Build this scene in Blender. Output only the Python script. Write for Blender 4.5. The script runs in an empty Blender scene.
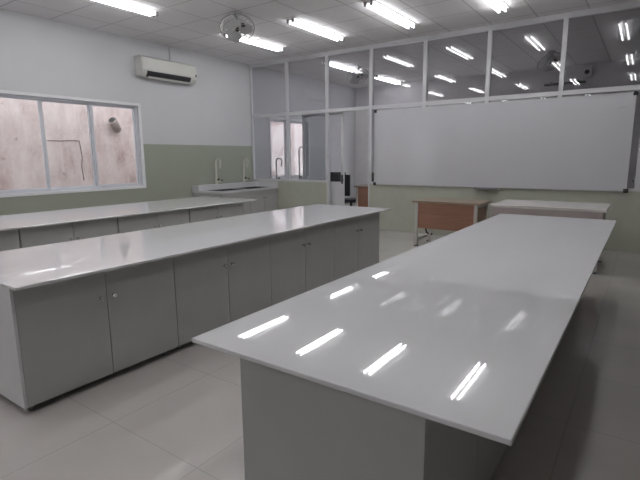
import bpy, bmesh, math
from mathutils import Vector, Matrix

sc = bpy.context.scene
COL = sc.collection
PI = math.pi

# ------------------------------------------------------------------ materials
def new_mat(name):
    m = bpy.data.materials.new(name); m.use_nodes = True
    nt = m.node_tree; nt.nodes.clear()
    out = nt.nodes.new('ShaderNodeOutputMaterial')
    b = nt.nodes.new('ShaderNodeBsdfPrincipled')
    nt.links.new(b.outputs['BSDF'], out.inputs['Surface'])
    return m, nt, b, out

def N(nt, kind, **kw):
    n = nt.nodes.new(kind)
    for k, v in kw.items(): setattr(n, k, v)
    return n

def lin(c):
    return tuple((x/12.92 if x <= .04045 else ((x+.055)/1.055)**2.4) for x in c)

def plain(name, col, rough=.5, metal=0., spec=.5, vary=.04, scale=6., bump=0., coat=0.):
    """painted / moulded surface with a slight procedural variation of tone"""
    m, nt, b, out = new_mat(name)
    tc = N(nt, 'ShaderNodeTexCoord')
    no = N(nt, 'ShaderNodeTexNoise'); no.inputs['Scale'].default_value = scale; no.inputs['Detail'].default_value = 4
    nt.links.new(tc.outputs['Object'], no.inputs['Vector'])
    rp = N(nt, 'ShaderNodeValToRGB')
    rp.color_ramp.elements[0].position = .3; rp.color_ramp.elements[1].position = .7
    rp.color_ramp.elements[0].color = (*[max(0, c*(1-vary)) for c in col], 1)
    rp.color_ramp.elements[1].color = (*[min(1, c*(1+vary)) for c in col], 1)
    nt.links.new(no.outputs['Fac'], rp.inputs['Fac'])
    nt.links.new(rp.outputs['Color'], b.inputs['Base Color'])
    b.inputs['Roughness'].default_value = rough
    b.inputs['Metallic'].default_value = metal
    b.inputs['Specular IOR Level'].default_value = spec
    b.inputs['Coat Weight'].default_value = coat
    if bump:
        n2 = N(nt, 'ShaderNodeTexNoise'); n2.inputs['Scale'].default_value = 90; n2.inputs['Detail'].default_value = 3
        nt.links.new(tc.outputs['Object'], n2.inputs['Vector'])
        bp = N(nt, 'ShaderNodeBump'); bp.inputs['Strength'].default_value = bump; bp.inputs['Distance'].default_value = .01
        nt.links.new(n2.outputs['Fac'], bp.inputs['Height']); nt.links.new(bp.outputs['Normal'], b.inputs['Normal'])
    return m

def math_node(nt, op, a, b=None):
    n = N(nt, 'ShaderNodeMath', operation=op)
    for i, v in enumerate((a, b)):
        if v is None: continue
        if isinstance(v, (int, float)): n.inputs[i].default_value = v
        else: nt.links.new(v, n.inputs[i])
    return n.outputs[0]

def grid_mask(nt, ox, oy, period, width):
    """1 on the joints of a square grid laid out in object space"""
    tc = N(nt, 'ShaderNodeTexCoord'); sp = N(nt, 'ShaderNodeSeparateXYZ')
    nt.links.new(tc.outputs['Object'], sp.inputs[0])
    res = []
    for ax, off in (('X', ox), ('Y', oy)):
        v = math_node(nt, 'SUBTRACT', sp.outputs[ax], off)
        v = math_node(nt, 'DIVIDE', v, period)
        v = math_node(nt, 'ADD', v, .5)
        v = math_node(nt, 'FRACT', v)
        v = math_node(nt, 'SUBTRACT', v, .5)
        v = math_node(nt, 'ABSOLUTE', v)
        res.append(math_node(nt, 'LESS_THAN', v, width/2/period))
    return math_node(nt, 'MAXIMUM', res[0], res[1]), tc

def tile_mat(name, col, joint, ox, oy, period, width, rough, bump, vary=.05, spec=.5):
    m, nt, b, out = new_mat(name)
    mask, tc = grid_mask(nt, ox, oy, period, width)
    no = N(nt, 'ShaderNodeTexNoise'); no.inputs['Scale'].default_value = 1.7; no.inputs['Detail'].default_value = 6
    nt.links.new(tc.outputs['Object'], no.inputs['Vector'])
    rp = N(nt, 'ShaderNodeValToRGB')
    rp.color_ramp.elements[0].position = .3; rp.color_ramp.elements[1].position = .7
    rp.color_ramp.elements[0].color = (*[c*(1-vary) for c in col], 1)
    rp.color_ramp.elements[1].color = (*[min(1, c*(1+vary)) for c in col], 1)
    nt.links.new(no.outputs['Fac'], rp.inputs['Fac'])
    mx = N(nt, 'ShaderNodeMix', data_type='RGBA')
    nt.links.new(mask, mx.inputs['Factor']); nt.links.new(rp.outputs['Color'], mx.inputs['A'])
    mx.inputs['B'].default_value = (*joint, 1)
    nt.links.new(mx.outputs['Result'], b.inputs['Base Color'])
    b.inputs['Roughness'].default_value = rough
    b.inputs['Specular IOR Level'].default_value = spec
    bp = N(nt, 'ShaderNodeBump'); bp.inputs['Strength'].default_value = bump; bp.inputs['Distance'].default_value = .004
    bp.invert = True
    nt.links.new(mask, bp.inputs['Height']); nt.links.new(bp.outputs['Normal'], b.inputs['Normal'])
    return m

def two_tone_wall(name, upper, lower, zsplit):
    m, nt, b, out = new_mat(name)
    tc = N(nt, 'ShaderNodeTexCoord'); sp = N(nt, 'ShaderNodeSeparateXYZ')
    nt.links.new(tc.outputs['Object'], sp.inputs[0])
    up = math_node(nt, 'GREATER_THAN', sp.outputs['Z'], zsplit)
    up = math_node(nt, 'MAXIMUM', up, math_node(nt, 'GREATER_THAN', sp.outputs['Y'], 8.70))
    mx = N(nt, 'ShaderNodeMix', data_type='RGBA')
    nt.links.new(up, mx.inputs['Factor'])
    mx.inputs['A'].default_value = (*lower, 1); mx.inputs['B'].default_value = (*upper, 1)
    no = N(nt, 'ShaderNodeTexNoise'); no.inputs['Scale'].default_value = 2.2; no.inputs['Detail'].default_value = 5
    nt.links.new(tc.outputs['Object'], no.inputs['Vector'])
    hs = N(nt, 'ShaderNodeHueSaturation')
    v = math_node(nt, 'MULTIPLY', no.outputs['Fac'], .08); v = math_node(nt, 'ADD', v, .96)
    nt.links.new(v, hs.inputs['Value']); nt.links.new(mx.outputs['Result'], hs.inputs['Color'])
    nt.links.new(hs.outputs['Color'], b.inputs['Base Color'])
    b.inputs['Roughness'].default_value = .45; b.inputs['Specular IOR Level'].default_value = .3
    return m

def concrete_mat(name):
    m, nt, b, out = new_mat(name)
    tc = N(nt, 'ShaderNodeTexCoord')
    mp = N(nt, 'ShaderNodeMapping'); mp.inputs['Scale'].default_value = (1, 1.0, .55)
    nt.links.new(tc.outputs['Object'], mp.inputs['Vector'])
    n1 = N(nt, 'ShaderNodeTexNoise'); n1.inputs['Scale'].default_value = 1.9; n1.inputs['Detail'].default_value = 10; n1.inputs['Roughness'].default_value = .72
    nt.links.new(mp.outputs['Vector'], n1.inputs['Vector'])
    rp = N(nt, 'ShaderNodeValToRGB'); cr = rp.color_ramp
    cr.elements[0].position = .33; cr.elements[0].color = (.44, .335, .31, 1)
    cr.elements[1].position = .64; cr.elements[1].color = (.74, .66, .64, 1)
    e = cr.elements.new(.47); e.color = (.615, .52, .505, 1)
    nt.links.new(n1.outputs['Fac'], rp.inputs['Fac'])
    # long vertical rain streaks
    mp2 = N(nt, 'ShaderNodeMapping'); mp2.inputs['Scale'].default_value = (1, 3, .7)
    nt.links.new(tc.outputs['Object'], mp2.inputs['Vector'])
    n2 = N(nt, 'ShaderNodeTexNoise'); n2.inputs['Scale'].default_value = 1.4; n2.inputs['Detail'].default_value = 7
    nt.links.new(mp2.outputs['Vector'], n2.inputs['Vector'])
    r2 = N(nt, 'ShaderNodeValToRGB'); r2.color_ramp.elements[0].position = .32; r2.color_ramp.elements[1].position = .55
    r2.color_ramp.elements[0].color = (.92, .89, .88, 1); r2.color_ramp.elements[1].color = (1, 1, 1, 1)
    nt.links.new(n2.outputs['Fac'], r2.inputs['Fac'])
    mu = N(nt, 'ShaderNodeMix', data_type='RGBA', blend_type='MULTIPLY'); mu.inputs['Factor'].default_value = 1
    nt.links.new(rp.outputs['Color'], mu.inputs['A']); nt.links.new(r2.outputs['Color'], mu.inputs['B'])
    # small dark spots of grime
    n3 = N(nt, 'ShaderNodeTexNoise'); n3.inputs['Scale'].default_value = 7; n3.inputs['Detail'].default_value = 5
    nt.links.new(tc.outputs['Object'], n3.inputs['Vector'])
    r3 = N(nt, 'ShaderNodeValToRGB'); r3.color_ramp.elements[0].position = .68; r3.color_ramp.elements[1].position = .76
    r3.color_ramp.elements[0].color = (1, 1, 1, 1); r3.color_ramp.elements[1].color = (.55, .48, .45, 1)
    nt.links.new(n3.outputs['Fac'], r3.inputs['Fac'])
    mu2 = N(nt, 'ShaderNodeMix', data_type='RGBA', blend_type='MULTIPLY'); mu2.inputs['Factor'].default_value = 1
    nt.links.new(mu.outputs['Result'], mu2.inputs['A']); nt.links.new(r3.outputs['Color'], mu2.inputs['B'])
    nt.links.new(mu2.outputs['Result'], b.inputs['Base Color'])
    b.inputs['Roughness'].default_value = .9; b.inputs['Specular IOR Level'].default_value = .1
    bp = N(nt, 'ShaderNodeBump'); bp.inputs['Strength'].default_value = .3; bp.inputs['Distance'].default_value = .02
    nt.links.new(n1.outputs['Fac'], bp.inputs['Height']); nt.links.new(bp.outputs['Normal'], b.inputs['Normal'])
    return m

def wood_mat(name, dark, light, axis='X', rough=.35):
    m, nt, b, out = new_mat(name)
    tc = N(nt, 'ShaderNodeTexCoord'); mp = N(nt, 'ShaderNodeMapping')
    mp.inputs['Scale'].default_value = {'X': (1.2, 9, 14), 'Y': (9, 1.2, 14)}[axis]
    nt.links.new(tc.outputs['Object'], mp.inputs['Vector'])
    no = N(nt, 'ShaderNodeTexNoise'); no.inputs['Scale'].default_value = 2; no.inputs['Detail'].default_value = 8; no.inputs['Distortion'].default_value = .4
    nt.links.new(mp.outputs['Vector'], no.inputs['Vector'])
    rp = N(nt, 'ShaderNodeValToRGB'); rp.color_ramp.elements[0].position = .32; rp.color_ramp.elements[1].position = .68
    rp.color_ramp.elements[0].color = (*dark, 1); rp.color_ramp.elements[1].color = (*light, 1)
    nt.links.new(no.outputs['Fac'], rp.inputs['Fac']); nt.links.new(rp.outputs['Color'], b.inputs['Base Color'])
    b.inputs['Roughness'].default_value = rough
    return m

def glass_mat(name, tint, ior=1.5):
    """thin pane: mirror share by Fresnel, the rest passes straight through"""
    m = bpy.data.materials.new(name); m.use_nodes = True
    nt = m.node_tree; nt.nodes.clear()
    out = N(nt, 'ShaderNodeOutputMaterial')
    tr = N(nt, 'ShaderNodeBsdfTransparent'); tr.inputs['Color'].default_value = (*tint, 1)
    gl = N(nt, 'ShaderNodeBsdfGlossy'); gl.inputs['Roughness'].default_value = .003; gl.inputs['Color'].default_value = (1, 1, 1, 1)
    fr = N(nt, 'ShaderNodeFresnel')
    geo = N(nt, 'ShaderNodeNewGeometry')        # leaving the pane must mirror as much as entering it
    v = math_node(nt, 'MULTIPLY', geo.outputs['Backfacing'], 1/ior-ior)
    nt.links.new(math_node(nt, 'ADD', v, ior), fr.inputs['IOR'])
    mx = N(nt, 'ShaderNodeMixShader')
    nt.links.new(fr.outputs[0], mx.inputs[0]); nt.links.new(tr.outputs[0], mx.inputs[1]); nt.links.new(gl.outputs[0], mx.inputs[2])
    nt.links.new(mx.outputs[0], out.inputs['Surface'])
    return m

def emit_mat(name, col, strength):
    m, nt, b, out = new_mat(name)
    b.inputs['Base Color'].default_value = (.9, .9, .9, 1)
    b.inputs['Emission Color'].default_value = (*col, 1)
    b.inputs['Emission Strength'].default_value = strength
    return m

TUBE = 14.0
M = dict(
    white_paint=plain('white_paint', (.62, .62, .64), .5, spec=.3),
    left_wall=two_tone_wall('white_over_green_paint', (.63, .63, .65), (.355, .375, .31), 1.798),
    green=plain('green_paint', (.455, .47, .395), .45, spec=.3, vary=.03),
    rear_wall=plain('rear_wall_paint', (.60, .59, .58), .6, spec=.2),
    side_wall=plain('side_wall_paint', (.2, .19, .18), .7, spec=.2),
    dim_wall=plain('prep_wall_paint', (.78, .76, .78), .6, spec=.2),
    ceiling=tile_mat('ceiling_tile', (.80, .785, .79), (.56, .55, .55), -.95, 3.33, .73, .022, .8, .4, .02, spec=.1),
    floor=tile_mat('glossy_floor_tile', (.52, .495, .475), (.435, .415, .40), -1.70, 1.35, .73, .007, .13, .1, .05, spec=.4),
    alu=plain('white_powder_coat', (.62, .62, .64), .35, vary=.02),
    window_alu=plain('white_window_coat', (.66, .67, .72), .35, vary=.02),
    casing=plain('white_casing', (.80, .80, .82), .4, vary=.02),
    top=plain('white_worktop_stone', (.665, .665, .675), .01, vary=.008, scale=3, spec=.8),
    cab=plain('grey_laminate', (.425, .425, .415), .32, vary=.02, spec=.4),
    pale_cab=plain('pale_end_panel', (.62, .62, .635), .35, vary=.02, spec=.4),  # paler than the cabinet doors, for the near end panels
    cab_edge=plain('grey_laminate_edge', (.22, .215, .205), .45, vary=.02),
    chrome=plain('brushed_chrome', (.55, .55, .55), .25, metal=1.),
    rubber=plain('black_rubber', (.02, .02, .022), .5),
    board=plain('whiteboard_enamel', (.60, .60, .63), .13, vary=.01, scale=2, spec=.35),
    board_rim=plain('whiteboard_rim', (.58, .58, .6), .3, metal=.3),
    orange_wood=wood_mat('orange_beech_laminate', (.29, .15, .10), (.36, .19, .13)),
    light_wood=wood_mat('pale_beech_laminate', (.25, .19, .13), (.33, .26, .185)),
    brown_wood=wood_mat('brown_beech_laminate', (.20, .115, .07), (.27, .16, .10), 'Y'),
    dark_wood=plain('dark_stained_wood', (.07, .05, .05), .5),
    steel_white=plain('cream_steel', (.55, .53, .50), .4, vary=.02),
    desk_white=plain('white_desk_laminate', (.64, .62, .59), .25, vary=.03),
    desk_pink=plain('beige_modesty_panel', (.43, .37, .36), .45, vary=.03),
    basin=plain('dark_basin', (.035, .036, .04), .4),
    tap=plain('cream_tap_coat', (.62, .61, .53), .3, vary=.02),
    steel=plain('dull_steel', (.30, .29, .30), .35, metal=.8),
    ac=plain('ivory_plastic', (.62, .62, .58), .4, vary=.02),
    ac_dark=plain('dark_slot', (.03, .03, .035), .5),
    black=plain('black_plastic', (.018, .018, .02), .4),
    dark_fabric=plain('dark_fabric', (.03, .03, .038), .85),
    wire=plain('grey_wire', (.38, .38, .38), .4, metal=.3),
    fan=plain('pale_fan_plastic', (.55, .55, .55), .35, vary=.02),
    fixture=plain('fixture_white', (.75, .75, .75), .4, vary=.02),
    socket=plain('lamp_socket_grey', (.30, .30, .31), .4),
    tube=emit_mat('fluorescent_tube', (.98, .985, 1.0), TUBE),
    concrete=concrete_mat('stained_concrete'),
    crack=plain('crack_grime', (.16, .12, .11), .9),
    ground=plain('cement_ground', (.3, .28, .26), .9, vary=.1),
    pipe=plain('grey_pipe', (.30, .25, .23), .6, vary=.1),
    glass=glass_mat('partition_glass', (.84, .84, .855), 1.52),
    win_glass=glass_mat('window_glass', (.95, .96, .97), 1.5),
)

# ------------------------------------------------------------------ mesh builder
class MB:
    def __init__(s): s.v = []; s.f = []; s.sm = []
    def add(s, verts, faces, smooth=False):
        o = len(s.v); s.v += [tuple(v) for v in verts]
        s.f += [tuple(i+o for i in f) for f in faces]; s.sm += [smooth]*len(faces); return s
    def box(s, x0, x1, y0, y1, z0, z1, mat=None):
        v = [Vector(p) for p in ((x0,y0,z0),(x1,y0,z0),(x1,y1,z0),(x0,y1,z0),(x0,y0,z1),(x1,y0,z1),(x1,y1,z1),(x0,y1,z1))]
        if mat: v = [mat @ p for p in v]
        return s.add(v, [(0,3,2,1),(4,5,6,7),(0,1,5,4),(1,2,6,5),(2,3,7,6),(3,0,4,7)])
    def rod(s, a, b, r, n=12, r2=None):
        a = Vector(a); b = Vector(b); d = (b-a).normalized()
        q = d.to_track_quat('Z', 'Y').to_matrix(); r2 = r if r2 is None else r2
        v = []
        for p, rr in ((a, r), (b, r2)):
            for i in range(n):
                t = 2*PI*i/n; v.append(p + q @ Vector((rr*math.cos(t), rr*math.sin(t), 0)))
        s.add(v, [(i, (i+1) % n, n+(i+1) % n, n+i) for i in range(n)], True)
        s.add(v[:n], [tuple(reversed(range(n)))]); s.add(v[n:], [tuple(range(n))]); return s
    def path(s, pts, r, n=8, closed=False):
        pts = [Vector(p) for p in pts]; m = len(pts); v = []; prev = None
        for i, p in enumerate(pts):
            a = pts[(i-1) % m] if (closed or i > 0) else p
            b = pts[(i+1) % m] if (closed or i < m-1) else p
            d = (b-a).normalized()
            if prev is None:
                ref = Vector((0, 0, 1)) if abs(d.z) < .9 else Vector((1, 0, 0))
                u = d.cross(ref).normalized()
            else:
                u = (prev - d*prev.dot(d)).normalized()
            prev = u; w = d.cross(u)
            for k in range(n):
                t = 2*PI*k/n; v.append(p + (u*math.cos(t)+w*math.sin(t))*r)
        f = []
        for i in range(m if closed else m-1):
            j = (i+1) % m
            for k in range(n): f.append((i*n+k, i*n+(k+1) % n, j*n+(k+1) % n, j*n+k))
        s.add(v, f, True)
        if not closed:
            s.add(v[:n], [tuple(reversed(range(n)))]); s.add(v[-n:], [tuple(range(n))])
        return s
    def lathe(s, prof, n=20, mat=None):
        """(radius, z) profile revolved about z"""
        v = []
        for r, z in prof:
            for i in range(n):
                t = 2*PI*i/n; p = Vector((max(r, 1e-4)*math.cos(t), max(r, 1e-4)*math.sin(t), z)); v.append(mat @ p if mat else p)
        f = [(j*n+i, j*n+(i+1) % n, (j+1)*n+(i+1) % n, (j+1)*n+i) for j in range(len(prof)-1) for i in range(n)]
        return s.add(v, f, True)
    def prism(s, prof, a0, a1, axis):
        """closed 2-D profile pushed along an axis ('y': profile is x,z)"""
        n = len(prof)
        mk = {'y': lambda p, a: (p[0], a, p[1]), 'x': lambda p, a: (a, p[0], p[1]), 'z': lambda p, a: (p[0], p[1], a)}[axis]
        v = [mk(p, a0) for p in prof] + [mk(p, a1) for p in prof]
        return s.add(v, [(i, (i+1) % n, n+(i+1) % n, n+i) for i in range(n)] + [tuple(reversed(range(n))), tuple(range(n, 2*n))])
    def build(s, name, mat, parent=None, bevel=0., seg=2):
        me = bpy.data.meshes.new(name); me.from_pydata(s.v, [], s.f)
        me.polygons.foreach_set('use_smooth', s.sm)
        bm = bmesh.new(); bm.from_mesh(me); bmesh.ops.remove_doubles(bm, verts=bm.verts, dist=1e-6)
        bmesh.ops.recalc_face_normals(bm, faces=bm.faces); bm.to_mesh(me); bm.free()
        me.materials.append(mat)
        o = bpy.data.objects.new(name, me); COL.objects.link(o)
        if parent is not None: o.parent = parent
        if bevel:
            b = o.modifiers.new('bevel', 'BEVEL'); b.width = bevel; b.segments = seg; b.limit_method = 'ANGLE'; b.angle_limit = .7
        return o

def tag(o, label, cat, group=None, kind=None):
    o['label'] = label; o['category'] = cat
    if group: o['group'] = group
    if kind: o['kind'] = kind
    return o

def thing(name, label, cat, loc=(0, 0, 0), rz=0, group=None, kind=None):
    o = bpy.data.objects.new(name, None); COL.objects.link(o)
    o.empty_display_size = .1
    o.location = loc; o.rotation_euler = (0, 0, rz)
    return tag(o, label, cat, group, kind)

def dup(root, loc, label, rz=None, group=None):
    """a copy of a thing with copies of its parts and sub-parts"""
    r = root.copy(); COL.objects.link(r); r.location = loc
    if rz is not None: r.rotation_euler = (0, 0, rz)
    r['label'] = label
    if group: r['group'] = group
    for ch in list(root.children):
        c = ch.copy(); COL.objects.link(c); c.parent = r
        for g in list(ch.children):
            d = g.copy(); COL.objects.link(d); d.parent = c
    return r

# ------------------------------------------------------------------ key measures
XL, XR = -8.08, 2.30            # left (window) wall, right wall
YN, YP, YF = -4.2, 8.66, 13.70  # wall behind the camera, partition front, far wall of the room behind the glass
ZC = 3.725                      # ceiling
ZT = .82                        # bench tops

# ------------------------------------------------------------------ setting
tag(MB().box(XL-.2, XR+.2, YN-.2, YF+.2, -.15, 0).build('floor', M['floor']), 'glossy beige tiled floor of the room', 'floor', kind='structure')
tag(MB().box(XL-.2, XR+.2, YN-.2, YF+.2, ZC, ZC+.15).build('ceiling', M['ceiling']), 'white suspended ceiling of square tiles', 'ceiling', kind='structure')

W1 = (2.05, 5.60, .985, 2.53)      # opening of the big window
W0 = (-3.70, 1.55, .985, 2.53)      # opening of an unseen window beside the camera, added for its daylight
W2 = (9.40, 11.05, .97, 2.50)      # opening of the window in the room behind the glass
wl = MB(); x0, x1 = XL-.2, XL
ys = [YN-.2, W0[0], W0[1], W1[0], W1[1], W2[0], W2[1], YF+.2]
wl.box(x0, x1, ys[0], ys[1], 0, ZC); wl.box(x0, x1, ys[2], ys[3], 0, ZC); wl.box(x0, x1, ys[4], ys[5], 0, ZC); wl.box(x0, x1, ys[6], ys[7], 0, ZC)
for w in (W0, W1, W2):
    wl.box(x0, x1, w[0], w[1], 0, w[2]); wl.box(x0, x1, w[0], w[1], w[3], ZC)
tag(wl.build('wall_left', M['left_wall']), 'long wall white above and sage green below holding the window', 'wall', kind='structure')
tag(MB().box(XR, XR+.2, YN-.2, YF+.2, 0, ZC).build('wall_right', M['side_wall']), 'side wall at the right end of the room', 'wall', kind='structure')
tag(MB().box(XL, XR, YN-.2, YN, 0, ZC).build('wall_rear', M['rear_wall']), 'wall closing the room behind the benches', 'wall', kind='structure')
W5 = (-7.0, -2.6, .80, 2.78)       # added opening, unseen behind the whiteboard, lets daylight into the far room
wf = MB().box(XL, W5[0], YF, YF+.2, 0, ZC).box(W5[1], XR, YF, YF+.2, 0, ZC).box(W5[0], W5[1], YF, YF+.2, 0, W5[2]).box(W5[0], W5[1], YF, YF+.2, W5[3], ZC)
tag(wf.build('wall_far', M['dim_wall']), 'plain far wall of the dim room behind the glass partition', 'wall', kind='structure')

# low green walls that carry the partition
lw = MB(); lw.box(XL, -5.85, YP, YP+.12, 0, .955); lw.box(-4.757, XR, YP, YP+.12, 0, .955)
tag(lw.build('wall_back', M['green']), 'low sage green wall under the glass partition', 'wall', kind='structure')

# glass partition
MX = [-8.072, -6.947, -5.839, -4.757, -3.604, -2.434, -1.266, -.10, 1.07, 2.265]
part = thing('window_2', 'white framed glass partition across the back of the room', 'partition', (0, YP, 0), kind='structure')
fr = MB()
for x in MX:
    z0 = 0 if x in (-5.839, -4.757) else .955
    fr.box(x-.035, x+.035, .01, .09, z0, ZC)
fr.box(XL, XR, .008, .095, 3.64, ZC)
fr.box(XL, XR, .008, .095, 2.47, 2.54)
fr.box(XL, -5.85, -.005, .125, .955, 1.0); fr.box(-4.757, XR, -.005, .125, .955, 1.0)
fr.build('partition_frame', M['alu'], part)
for a, b in zip(MX[:-1], MX[1:]):
    MB().box(a+.035, b-.035, .06, .066, 2.54, 3.64).build('glass_pane', M['glass'], part)
    if a == -5.839: continue
    MB().box(a+.035, b-.035, .06, .066, 1.0, 2.47).build('glass_pane', M['glass'], part)

# sliding door leaf, pushed open behind the partition
dr = thing('door_1', 'white framed sliding door pushed open behind the glass partition', 'door', (-6.60, YP+.13, 0), kind='structure')
d = MB(); W = 1.12
d.box(0, .07, 0, .045, .02, 2.50); d.box(W-.07, W, 0, .045, .02, 2.50)
d.box(.07, W-.07, 0, .045, 2.42, 2.50); d.box(.07, W-.07, 0, .045, .90, .97); d.box(.07, W-.07, 0, .045, .02, .10)
d.build('door_frame', M['alu'], dr)
MB().box(.07, W-.07, .012, .034, .10, .90).build('kick_panel', M['alu'], dr)
MB().box(.07, W-.07, .02, .026, .97, 2.42).build('glass_pane', M['glass'], dr)
h = MB().box(W-.055, W-.015, -.012, 0, .93, 1.13); h.path([(W-.035, -.01, 1.02), (W-.035, -.05, 1.02), (W+.03, -.055, 1.02)], .011)
h.build('handle', M['black'], dr)

# ------------------------------------------------------------------ windows
def make_window(idx, w, label, mull):
    y0, y1, z0, z1 = w; xa = XL-.10
    root = thing('window_%d' % idx, label, 'window', (xa, y0, z0), kind='structure')
    L, H = y1-y0, z1-z0
    f = MB(); t = .034
    f.box(-.05, .05, 0, L, 0, t); f.box(-.05, .05, 0, L, H-t, H); f.box(-.05, .05, 0, t, t, H-t); f.box(-.05, .05, L-t, L, t, H-t)
    f.build('window_frame', M['window_alu'], root)
    s = MB(); s.box(-.03, .102, -.0, L, -.0, .012)
    e = [t] + [m-y0 for m in mull] + [L-t]
    sb = .036
    for k, (a, b) in enumerate(zip(e[:-1], e[1:])):
        dx = .012 if k % 2 else -.016
        q = MB(); q.box(dx-.013, dx+.013, a-.012 if k else a, a+sb, t, H-t); q.box(dx-.013, dx+.013, b-sb, b+.012 if k < len(e)-2 else b, t, H-t)
        q.box(dx-.013, dx+.013, a+sb, b-sb, t, t+.02); q.box(dx-.013, dx+.013, a+sb, b-sb, H-t-.02, H-t)
        o = q.build('sash', M['window_alu'], root)
        MB().box(dx-.003, dx+.003, a+sb, b-sb, t+.02, H-t-.02).build('glass_pane', M['win_glass'], o)
    c = MB(); cw = .05; xo = .1005
    c.box(xo, xo+.012, -cw, L+cw, -cw, 0); c.box(xo, xo+.012, -cw, L+cw, H, H+cw); c.box(xo, xo+.012, -cw, 0, 0, H); c.box(xo, xo+.012, L, L+cw, 0, H)
    c.build('casing', M['casing'], root)
    return root
make_window(1, (2.05, 5.555, 1.0, 2.505), 'wide white sliding window looking onto a stained concrete wall', [2.95, 3.82, 4.655])
make_window(3, (9.40, 11.05, .97, 2.50), 'white window of the room behind the glass partition', [10.13])
make_window(4, W0, 'unseen white sliding window added to the same wall further towards the camera', [-2.39, -1.075, .24])
wf5 = thing('window_5', 'unseen white window added in the far wall to light the room behind the glass', 'window', (W5[0], YF+.1, W5[2]), kind='structure')
L5, H5 = W5[1]-W5[0], W5[3]-W5[2]
f5 = MB().box(0, L5, -.05, .05, 0, .06).box(0, L5, -.05, .05, H5-.06, H5)
for q in (0, L5/3-.03, 2*L5/3-.03, L5-.06): f5.box(q, q+.06, -.05, .05, .06, H5-.06)
f5.build('window_frame', M['window_alu'], wf5)
for q in range(3): MB().box(q*L5/3+.03, (q+1)*L5/3-.03, -.003, .003, .06, H5-.06).build('glass_pane', M['win_glass'], wf5)
# filler pieces between window opening and frame
rv = MB(); rv.box(XL-.2, XL-.002, 2.05, 5.60, .985, 1.0); rv.box(XL-.2, XL-.002, 2.05, 5.60, 2.505, 2.53); rv.box(XL-.2, XL-.002, 5.555, 5.60, 1.0, 2.505)
tag(rv.build('trim_1', M['white_paint']), 'white plaster reveal around the wide window', 'trim', kind='structure')

# ------------------------------------------------------------------ outside
XN = -10.2
tag(MB().box(XN-.3, XN, -6, 20, -.5, 4.6).build('neighbour_wall', M['concrete']), 'stained pinkish concrete wall seen through the windows', 'wall', kind='structure')
tag(MB().box(XN, XL-.2, -6, 20, -.5, -.15).box(XL-.2, 12, YF+.2, 24, -.5, -.15).build('ground', M['ground']), 'cement strip between the building and the concrete wall', 'ground', kind='structure')
cp = MB()
cp.path([(XN+.003, 4.83, 1.905), (XN+.003, 5.1, 1.90), (XN+.003, 5.33, 1.915), (XN+.003, 5.5, 1.912), (XN+.003, 5.515, 1.72), (XN+.003, 5.53, 1.55), (XN+.003, 5.50, 1.36), (XN+.003, 5.52, 1.05)], .008, 6)
tag(cp.build('wall_crack', M['crack']), 'dark cracked joint line on the concrete wall outside the window', 'crack', kind='structure')
pp = thing('drain_pipe', 'short grey pipe stub sticking out of the concrete wall outside', 'pipe', (XN, 6.42, 2.19))
d = Vector((.16, -.20, .19))
MB().path([(0, 0, 0), (.09, -.09, .08), d], .095, 14).build('pipe_body', M['pipe'], pp)
MB().rod(d, d+d.normalized()*.006, .075, 14).build('pipe_mouth', M['black'], pp)

# ------------------------------------------------------------------ benches
def worktop(x0, x1, y0, y1, label):
    o = MB().box(x0, x1, y0, y1, ZT-.019, ZT).build('worktop', M['top'], None, .004, 3)
    return tag(o, label, 'worktop', 'lab bench worktops')
worktop(-1.417, -.213, 1.135, 5.89, 'white glossy worktop of the nearest bench, reflecting the ceiling tubes')
worktop(-4.06, -2.812, 1.075, 5.725, 'long white worktop of the middle bench between the other two')
worktop(-6.70, -5.36, 1.04, 5.84, 'white worktop of the bench under the window wall')

ZB = .058; ZU = ZT-.0195
def knob(parent, x, y, z, side):
    k = MB().lathe([(.004, 0), (.009, .001), (.007, .014), (.013, .018), (.0165, .026), (.013, .033), (.0, .034)], 14,
                   Matrix.Translation((x, y, z)) @ Matrix.Rotation(side*PI/2, 4, 'Y'))
    return k.build('knob', M['chrome'], parent)

def cabinet(width, depth, ndoor, near_end, far_end, side, end_m=None):
    """base cabinet unit: y runs along the bench, the doors face +x (side=1); origin at floor, front face"""
    root = thing('base_cabinet', '', 'cabinet')
    a = .018 if near_end else 0.; b = .018 if far_end else 0.
    MB().box(-depth, -.020, a, width-b, ZB, ZU).build('carcass', M['cab'], root)
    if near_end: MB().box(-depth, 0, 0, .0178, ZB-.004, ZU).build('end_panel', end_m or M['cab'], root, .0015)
    if far_end: MB().box(-depth, 0, width-.0178, width, ZB-.004, ZU).build('end_panel', M['cab'], root, .0015)
    w = (width-a-b)/ndoor
    for k in range(ndoor):
        y0 = a+k*w+.0025; y1 = a+(k+1)*w-.0025
        dd = MB().box(-.0195, -.001, y0, y1, ZB-.002, ZU-.004).build('door', M['cab'], root, .0015)
        ky = (y1-.042) if k % 2 == 0 else (y0+.042)
        knob(dd, -.0012, ky, .607, 1)
    for sx in (-depth+.06, -.09):
        for sy in (.07, width-.07):
            MB().rod((sx, sy, .014), (sx, sy, ZB), .016, 12).rod((sx, sy, .0), (sx, sy, .014), .026, 14).build('foot', M['steel'], root)
    return root

def place(root, x, y, label, rz=0, group=None):
    root.location = (x, y, 0); root.rotation_euler = (0, 0, rz); root['label'] = label
    if group: root['group'] = group

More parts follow.
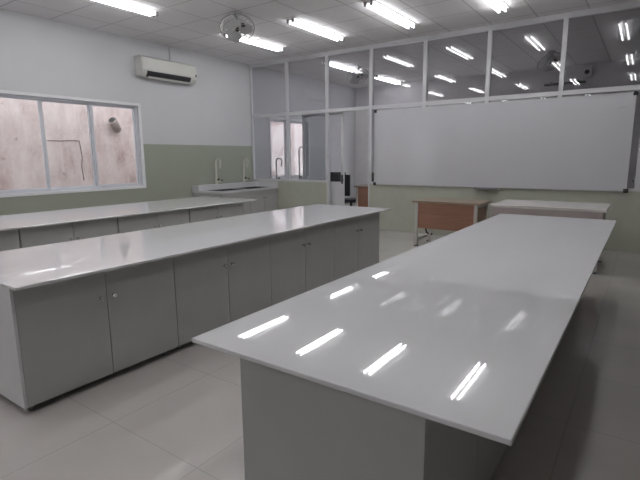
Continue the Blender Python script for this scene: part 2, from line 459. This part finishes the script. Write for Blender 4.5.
G2, G3 = 'cabinets under the middle bench', 'cabinets under the window bench'
WU = 1.125
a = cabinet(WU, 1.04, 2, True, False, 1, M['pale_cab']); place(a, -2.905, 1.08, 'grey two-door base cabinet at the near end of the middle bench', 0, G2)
m1 = cabinet(WU, 1.04, 2, False, False, 1); place(m1, -2.905, 1.08+WU, 'grey base cabinet second from the near end under the middle bench', 0, G2)
dup(m1, (-2.905, 1.08+2*WU, 0), 'grey base cabinet third from the near end under the middle bench')
e = cabinet(WU, 1.04, 2, False, True, 1); place(e, -2.905, 1.08+3*WU, 'grey base cabinet at the far end of the middle bench, nearest the partition', 0, G2)
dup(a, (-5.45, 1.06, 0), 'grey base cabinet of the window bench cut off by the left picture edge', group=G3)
dup(m1, (-5.45, 1.06+WU*1.013, 0), 'grey base cabinet of the window bench just inside the left picture edge', group=G3)
dup(m1, (-5.45, 1.06+2*WU*1.013, 0), 'grey base cabinet of the window bench below the right part of the window', group=G3)
dup(e, (-5.45, 1.06+3*WU*1.013, 0), 'grey base cabinet at the far end of the window bench by the sink', group=G3)
fb = cabinet(4.55, .735, 8, True, True, 1); place(fb, -.453, 1.17, 'long grey base cabinet carrying the nearest bench top')

# ------------------------------------------------------------------ sink counter in the corner
SX0, SX1, SY0, SY1 = XL, -7.23, 6.74, YP
sk = thing('sink_counter', 'white topped sink counter in the corner of the green wall', 'sink counter', (SX0, SY0, 0))
Ls, Ds = SY1-SY0-.012, SX1-SX0
holes = [(.22, .88), (1.06, 1.72)]; hx0, hx1 = .26, .68
t = MB(); z0, z1 = ZT-.04, ZT
t.box(.003, hx0, 0, Ls, z0, z1); t.box(hx1, Ds, 0, Ls, z0, z1)
yy = [0] + [v for hh in holes for v in hh] + [Ls]
for i in range(0, len(yy), 2): t.box(hx0, hx1, yy[i], yy[i+1], z0, z1)
t.build('counter_top', M['top'], sk)
MB().box(.003, .215, 0, Ls, z1, z1+.125).build('tap_ledge', M['top'], sk, .004); MB().box(.2155, Ds-.01, Ls-.022, Ls, z1, z1+.125).build('upstand', M['top'], sk)
for y0, y1 in holes:
    b = MB(); w = .008; zb = ZT-.30
    b.box(hx0, hx1, y0, y1, zb, zb+w); b.box(hx0, hx0+w, y0, y1, zb, ZT+.004); b.box(hx1-w, hx1, y0, y1, zb, ZT+.004)
    b.box(hx0, hx1, y0, y0+w, zb, ZT+.004); b.box(hx0, hx1, y1-w, y1, zb, ZT+.004)
    b.build('basin', M['basin'], sk)
cb = MB(); fx = Ds-.05
cb.box(.003, fx, .02, .038, .06, z0); cb.box(.003, fx, Ls-.038, Ls-.02, .06, z0); cb.box(.003, fx, .038, Ls-.038, .06, .078)
cb.box(fx-.02, fx, .038, Ls-.038, .66, z0)
cb.build('carcass', M['cab'], sk)
MB().box(fx, fx+.016, .022, Ls-.022, .665, z0-.002).build('apron', M['cab'], sk, .0015)
for k in range(4):
    w = (Ls-.044)/4; y0 = .022+k*w+.002; y1 = .022+(k+1)*w-.002
    dd = MB().box(fx, fx+.018, y0, y1, .062, .660).build('door', M['cab'], sk, .0015)
    knob(dd, fx+.0178, y1-.04 if k % 2 == 0 else y0+.04, .60, 1)
for sx in (.06, fx-.08):
    for sy in (.1, Ls-.1): MB().rod((sx, sy, 0), (sx, sy, .06), .02).build('foot', M['rubber'], sk)

def make_tap(label, loc, mat, h=.60):
    tp = thing('lab_tap', label, 'tap', loc, 0, 'gooseneck lab taps')
    c = MB().lathe([(0, 0), (.035, 0), (.035, .012), (.022, .018), (.025, .12), (.02, .13), (.02, h-.1)], 14); c.build('column', mat, tp)
    R = .075; pts = [(0, 0, h-.12)]
    for i in range(13):
        q = PI - i*PI*1.12/12; pts.append((R+R*math.cos(q), 0, h-.1+R*math.sin(q)+.02))
    last = pts[-1]; pts.append((last[0]-.012, 0, last[2]-.05))
    sp = MB().path(pts, .017, 10); sp.build('spout', mat, tp)
    MB().lathe([(.013, 0), (.019, .002), (.015, .045), (.009, .06), (.0, .061)], 12, Matrix.Translation(Vector(pts[-1])) @ Matrix.Rotation(PI, 4, 'X')).build('nozzle', mat, tp)
    arm = MB().path([(0, 0, .05), (.05, .05, .05), (.05, .11, .05)], .012, 8).path([(0, 0, .095), (.05, 0, .095)], .012, 8); arm.build('side_arm', mat, tp)
    MB().lathe([(0, 0), (.022, .003), (.026, .02), (.02, .035), (0, .036)], 12, Matrix.Translation((.05, .11, .05))).build('valve_knob', M['black'], tp)
    MB().lathe([(0, 0), (.022, .003), (.026, .02), (.02, .035), (0, .036)], 12, Matrix.Translation((.045, 0, .095)) @ Matrix.Rotation(PI/2, 4, 'Y')).build('valve_knob', M['black'], tp)
    return tp
tp = make_tap('cream gooseneck lab tap at the left basin of the corner sink', (XL+.11, SY0+.62, ZT+.125), M['tap'], .56)
dup(tp, (XL+.11, SY0+1.50, ZT+.125), 'cream gooseneck lab tap at the right basin of the corner sink, beside the partition')

# sink of the room behind the glass
s2 = thing('sink_counter', 'sink counter under the window behind the glass partition', 'sink counter', (XL, 9.0, 0))
MB().box(.003, .60, 0, 1.9, .84, .88).build('counter_top', M['top'], s2, .004)
MB().box(.003, .56, .02, 1.88, .05, .84).build('cabinet_body', M['cab'], s2)
for sx in (.06, .5):
    for sy in (.1, 1.8): MB().rod((sx, sy, 0), (sx, sy, .05), .02).build('foot', M['rubber'], s2)
t1 = make_tap('dark gooseneck tap against the left pane of the window behind the glass', (XL+.12, 9.45, .88), M['steel'], .62)
t1.rotation_euler = (0, 0, .5)
t2 = make_tap('taller dark tap against the right pane of the window behind the glass', (XL+.12, 10.44, .88), M['steel'], .92)

# ------------------------------------------------------------------ whiteboard
wb = thing('whiteboard', 'large wall-wide whiteboard with thin metal rim and black corners', 'whiteboard', (-2.43, YP, .962))
BW, BH = 2.19, 1.455
MB().box(-BW, BW, -.030, .0, 0, BH).build('writing_surface', M['board'], wb)
r = MB(); q = .022
r.box(-BW-q+.01, BW+q-.01, -.036, .007, -.014, .010); r.box(-BW-q+.01, BW+q-.01, -.036, .007, BH-.010, BH+.014)
r.box(-BW-.012, -BW+.012, -.036, .007, .010, BH-.010); r.box(BW-.012, BW+.012, -.036, .007, .010, BH-.010)
r.build('rim', M['board_rim'], wb)
for sx in (-1, 1):
    for sz in (0, BH):
        MB().box(sx*BW-.032, sx*BW+.032, -.042, .004, sz-.032, sz+.032).build('corner_cap', M['black'], wb, .012)
pt = MB().box(-.13, .30, -.115, -.030, -.045, -.037).box(-.13, .30, -.12, -.113, -.045, -.018).box(-.13, .30, -.037, -.029, -.045, -.012)
pt.build('pen_tray', M['steel'], wb)
mk = MB().path([(1.97, -.0305, 1.235), (2.0, -.0305, 1.265), (2.03, -.0305, 1.268), (2.06, -.0305, 1.262), (2.09, -.0305, 1.272)], .003, 6)
mk.build('pen_mark', M['wire'], wb)

dk = tag(MB().box(-4.715, -4.635, YP+.01, YP+.055, 1.0005, 1.19).build('board_duster', M['dark_wood'], None, .006), 'dark narrow box on the sill at the left edge of the whiteboard', 'duster')
bt = thing('bottle', 'small grey bottle on the sill at the right edge of the whiteboard', 'bottle', (-.155, YP+.02, 1.0005))
MB().lathe([(0, 0), (.022, 0), (.024, .01), (.024, .07), (.012, .09), (.01, .10), (0, .10)], 14).build('bottle_body', M['steel'], bt)
MB().lathe([(.0105, .10), (.0125, .101), (.0125, .12), (0, .121)], 14).build('bottle_cap', M['rubber'], bt)

# ------------------------------------------------------------------ desks
def desk(name, label, x0, x1, y0, y1, zt, top_m, panel_m, side_m, pz, th=.03, cover=False):
    ro = thing(name, label, 'desk', (x0, y0, 0)); Wd, Dd = x1-x0, y1-y0
    MB().box(0, Wd, 0, Dd, zt-th, zt).build('desk_top', top_m, ro, .004)
    s = .05; xs = (.075, Wd-.075); ysd = (.05, Dd-.06)
    for x in xs:
        for y in ysd:
            l = MB().box(x-s/2, x+s/2, y-s/2, y+s/2, .012, zt-th).build('leg', M['steel_white'], ro, .004)
            MB().box(x-s/2-.004, x+s/2+.004, y-s/2-.004, y+s/2+.004, 0, .014).build('foot_cap', M['black'], l)
    for x in xs:
        MB().box(x-.018, x+.018, ysd[0]+s/2, ysd[1]-s/2, zt-th-.05, zt-th-.001).build('frame_rail', M['steel_white'], ro)
        MB().box(x-.015, x+.015, ysd[0]+s/2, ysd[1]-s/2, .10, .135).build('foot_rail', M['steel_white'], ro)
    MB().box(xs[0]+s/2, xs[1]-s/2, ysd[1]-.018, ysd[1]+.018, zt-th-.05, zt-th-.001).build('frame_rail', M['steel_white'], ro)
    if cover: MB().box(xs[0]-s/2-.02, xs[1]+s/2+.02, ysd[0]-s/2-.0205, ysd[0]-s/2-.0005, pz, zt-th-.0005).build('front_panel', panel_m, ro)
    else: MB().box(xs[0]+s/2, xs[1]-s/2, ysd[0]-.012, ysd[0]+.008, pz, zt-th-.002).build('front_panel', panel_m, ro)
    for x in xs: MB().box(x-.008, x+.008, ysd[0]+s/2, ysd[1]-s/2, pz+.12, zt-th-.052).build('side_panel', side_m, ro)
    return ro
bd = desk('teacher_desk', 'beech-topped desk with an orange wood front panel before the whiteboard', -3.215, -2.075, 7.34, 8.02, .78, M['light_wood'], M['orange_wood'], M['brown_wood'], .315)
MB().path([(.32, .15, .335), (.235, .15, .325), (.20, .15, .29), (.22, .15, .235), (.275, .15, .20), (.32, .15, .215)], .016, 8).build('bent_bracket', M['black'], bd)  # curved black piece under the desk, shaped as a bent bracket
MB().box(.265, .30, .13, .16, 0, .40).build('inner_post', M['steel_white'], bd)
desk('long_desk', 'long pale desk standing behind the nearest bench under the whiteboard', -1.775, -.365, 6.80, 7.72, .835, M['desk_white'], M['desk_pink'], M['desk_pink'], .36, .035, True)
desk('side_desk', 'desk with a brown wood panel seen through the open doorway', -5.60, -4.30, 9.42, 10.1, .845, M['light_wood'], M['orange_wood'], M['brown_wood'], .30)

# chairs behind the glass
def chair(label, loc, rz):
    ch = thing('office_chair', label, 'chair', loc, rz, 'dark chairs behind the partition')
    MB().box(-.24, .24, -.23, .23, .44, .51).build('seat', M['dark_fabric'], ch, .03, 3)
    b = MB(); n = 8; pr = []
    for i in range(n+1):
        t = -1+2*i/n; pr.append((.22*t, .235-.05*t*t))
    prof = pr + [(p[0], p[1]+.05) for p in reversed(pr)]
    b.prism(prof, .60, 1.10, 'z'); b.build('backrest', M['dark_fabric'], ch, .012)
    MB().path([(0, .1, .43), (0, .27, .43), (0, .31, .52), (0, .275, .72)], .022, 8).build('back_bracket', M['black'], ch)
    MB().rod((0, 0, .10), (0, 0, .44), .03).build('gas_column', M['black'], ch)
    for k in range(5):
        q = 2*PI*k/5+.3; c, s = math.cos(q), math.sin(q)
        l = MB().path([(0, 0, .12), (.15*c, .15*s, .10), (.29*c, .29*s, .075)], .02, 8).build('leg', M['black'], ch)
        MB().rod((.29*c-.02*s, .29*s+.02*c, .028), (.29*c+.02*s, .29*s-.02*c, .028), .028).build('caster', M['black'], l)
    return ch
c1 = chair('dark office chair seen through the door glass behind the low green wall', (-6.95, 10.75, 0), .3)
dup(c1, (-5.86, 9.75, 0), 'dark office chair just inside the open doorway behind the sliding door', rz=2.75)

# ------------------------------------------------------------------ air conditioner
ac = thing('air_conditioner', 'ivory split air conditioner high on the white wall', 'air conditioner', (XL, 5.55, 3.035))
L = 1.30; H = .375
prof = [(0.003, 0.03), (.12, 0.0), (.175, .02), (.215, .075), (.225, .14), (.225, .30), (.205, .352), (.17, H), (.003, H)]
MB().prism(prof, 0, L, 'y').build('casing', M['ac'], ac, .008)
MB().box(.2255, .2335, .02, L-.02, .115, .345).build('front_panel', M['ac'], ac, .006)
MB().prism([(.135, .006), (.178, .018), (.222, .08), (.227, .105), (.222, .108), (.172, .03), (.132, .012)], .11, L-.16, 'y').build('air_outlet', M['ac_dark'], ac)
MB().prism([(.142, -.012), (.150, -.016), (.196, .012), (.19, .018)], .16, L-.12, 'y').build('louver', M['ac'], ac)
MB().box(.2265, .2355, L-.055, L-.02, .13, .18).build('display', M['ac_dark'], ac)
cd = MB().box(.003, .035, .80, .835, H, ZC-3.035-.001); cd.build('conduit', M['white_paint'], ac)

# ------------------------------------------------------------------ fluorescent battens
fx = thing('ceiling_light', '', 'ceiling light', (0, 0, ZC), 0, 'twin tube ceiling lights')
LL = 1.52
MB().prism([(-.10, 0), (-.095, -.010), (-.03, -.03), (.03, -.03), (.095, -.010), (.10, 0)], -LL/2, LL/2, 'y').build('housing', M['fixture'], fx)
for sx in (-.05, .05):
    t = MB().rod((sx, -LL/2+.045, -.050), (sx, LL/2-.045, -.050), .014, 10).build('tube', M['tube'], fx)
for sy in (-1, 1):
    for sx in (-.05, .05):
        MB().box(sx-.018, sx+.018, sy*LL/2-.022-(.0 if sy > 0 else 0), sy*LL/2+.022, -.07, -.005).build('lamp_holder', M['socket'], fx, .006)
lx = [-6.40, -4.95, -3.52, -2.03, -.56]
names = ['nearest the window wall', 'second from the window wall', 'in the middle', 'second from the right', 'furthest right']
rows = [(7.08, 'in the row along the partition'), (4.05, 'in the middle row'), (1.05, 'in the nearest row'), (-2.20, 'in the unseen row added behind the camera')]  # last row is unseen, added to light faces turned towards the camera
first = True
for y, rn in rows:
    for x, nm in zip(lx, names):
        lb = 'twin tube ceiling light %s, %s' % (nm, rn)
        if first: fx.location = (x, y, ZC); fx['label'] = lb; first = False
        else: dup(fx, (x, y, ZC), lb)

dup(fx, (-6.40, 10.24, ZC), 'twin tube ceiling light added to brighten the dim room behind the glass, nearer the partition')  # two extra fixtures added to brighten the room behind the partition
dup(fx, (-6.40, 12.70, ZC), 'twin tube ceiling light added to brighten the dim room behind the glass, at its far wall')
# ------------------------------------------------------------------ orbit fans
def orbit_fan(label, loc, tilt, rz):
    f = thing('orbit_fan', label, 'fan', loc, rz, 'caged ceiling fans')
    MB().lathe([(0, 0), (.085, 0), (.085, -.012), (.05, -.045), (.02, -.05), (0, -.05)], 18).build('ceiling_mount', M['fan'], f)
    MB().path([(0, 0, -.045), (0, 0, -.075), (.02, 0, -.10), (.02, 0, -.16)], .014, 8).build('swivel_arm', M['socket'], f)
    MB().path([(-.10, .02, -.01), (-.11, .03, -.055), (-.05, .02, -.05), (.0, .03, -.06)], .011, 8).build('cord', M['wire'], f)
    T = Matrix.Translation((.02, 0, -.215)) @ Matrix.Rotation(tilt, 4, 'Y')
    R = .265; c = MB()
    def ring(rad, z, rr): c.path([T @ Vector((rad*math.cos(2*PI*i/32), rad*math.sin(2*PI*i/32), z)) for i in range(32)], rr, 6, True)
    ring(R, 0, .0085); ring(R*.80, -.055, .003); ring(R*.80, .055, .003); ring(R*.42, -.085, .003); ring(R*.42, .085, .003); ring(R*.2, -.092, .004)
    for k in range(20):
        q = 2*PI*k/20; cq, sq = math.cos(q), math.sin(q)
        for s in (-1, 1):
            c.path([T @ Vector((r*cq, r*sq, s*z)) for r, z in ((R, 0), (R*.80, .055), (R*.42, .085), (R*.18, .092))], .0018, 5)
    c.build('cage', M['wire'], f)
    MB().lathe([(0, .10), (.05, .098), (.062, .07), (.062, .0), (.05, -.01), (0, -.012)], 16, T).build('motor', M['fan'], f)
    MB().lathe([(0, -.01), (.035, -.012), (.03, -.05), (0, -.062)], 16, T).build('hub', M['black'], f)
    for k in range(3):
        b = MB(); q = 2*PI*k/3+.4; rot = T @ Matrix.Rotation(q, 4, 'Z')
        vs = []; n = 8
        for i in range(n+1):
            t = i/n; r = .03+.215*t; wd = .03+.085*math.sin(PI*min(1, .18+.72*t)); 
            for sgn in (-1, 1):
                for dz in (-.002, .002): vs.append(rot @ Vector((r, sgn*wd, -.028+sgn*.022*(1-.4*t)+dz)))
        fc = []
        for i in range(n):
            o, p = i*4, (i+1)*4
            fc += [(o, o+2, p+2, p), (o+1, p+1, p+3, o+3), (o, p, p+1, o+1), (o+2, o+3, p+3, p+2)]
        fc += [(0, 1, 3, 2), (n*4, n*4+2, n*4+3, n*4+1)]
        b.add(vs, fc, False).build('blade', M['fan'], f)
    for dx, dz in ((-.07, -.20), (.0, -.17)):
        MB().lathe([(0, 0), (.028, .004), (.034, .02), (.028, .04), (0, .044)], 12, Matrix.Translation((dx, -.09, dz-.02))).build('tilt_knob', M['black'], f)
    return f
f1 = orbit_fan('caged orbit fan hanging from the ceiling near the window wall', (-5.44, 5.60, ZC), .60, 2.34)
dup(f1, (-6.15, 10.55, ZC), 'caged orbit fan behind the glass, towards the window side')
dup(f1, (-1.93, 11.6, ZC), 'caged orbit fan behind the glass, above the whiteboard')
rail = thing('screen_casing', 'dark narrow bar high on the far wall behind the upper glass', 'rail', (-1.92, YF, 3.31))
MB().box(-.47, .47, -.07, .006, -.035, .02).build('casing', M['black'], rail, .01)
for sx in (-.3, .3): MB().box(sx-.02, sx+.02, -.05, .006, .02, .06).build('bracket', M['steel'], rail)
bx = thing('wall_speaker', 'small box speaker high on the far wall behind the upper glass', 'speaker', (-1.43, YF, 3.53))
MB().box(-.11, .11, -.10, -.003, -.12, .12).build('speaker_box', M['dim_wall'], bx, .012)
MB().lathe([(0, 0), (.05, 0), (.055, .008), (0, .01)], 16, Matrix.Translation((0, -.10, -.01)) @ Matrix.Rotation(PI/2, 4, 'X')).build('speaker_cone', M['black'], bx)

# ------------------------------------------------------------------ daylight
w = bpy.data.worlds.new('overcast_sky'); sc.world = w; w.use_nodes = True
nt = w.node_tree; nt.nodes.clear()
o = nt.nodes.new('ShaderNodeOutputWorld'); bg = nt.nodes.new('ShaderNodeBackground')
bg.inputs['Color'].default_value = (.96, .98, 1, 1); bg.inputs['Strength'].default_value = 2.95
nt.links.new(bg.outputs[0], o.inputs[0])

# ------------------------------------------------------------------ camera
cam = bpy.data.cameras.new('camera'); co = bpy.data.objects.new('camera', cam); COL.objects.link(co)
F, YAW, PIT, ROL = 464.778, -.608931, -.176884, -.0088471
fw = Vector((math.sin(YAW)*math.cos(PIT), math.cos(YAW)*math.cos(PIT), math.sin(PIT)))
r = fw.cross(Vector((0, 0, 1))).normalized(); u = r.cross(fw)
c, s = math.cos(ROL), math.sin(ROL)
r2 = c*r + s*u; u2 = -s*r + c*u
co.matrix_world = Matrix(((r2.x, u2.x, -fw.x, 0), (r2.y, u2.y, -fw.y, 0), (r2.z, u2.z, -fw.z, 1.52), (0, 0, 0, 1)))
cam.sensor_width = 36; cam.sensor_fit = 'HORIZONTAL'; cam.lens = 36*F/640
cam.clip_start = .05; cam.clip_end = 200
sc.camera = co

vs = sc.view_settings
vs.view_transform = 'Standard'; vs.look = 'None'; vs.gamma = 1; vs.use_curve_mapping = False
vs.exposure = 0.38
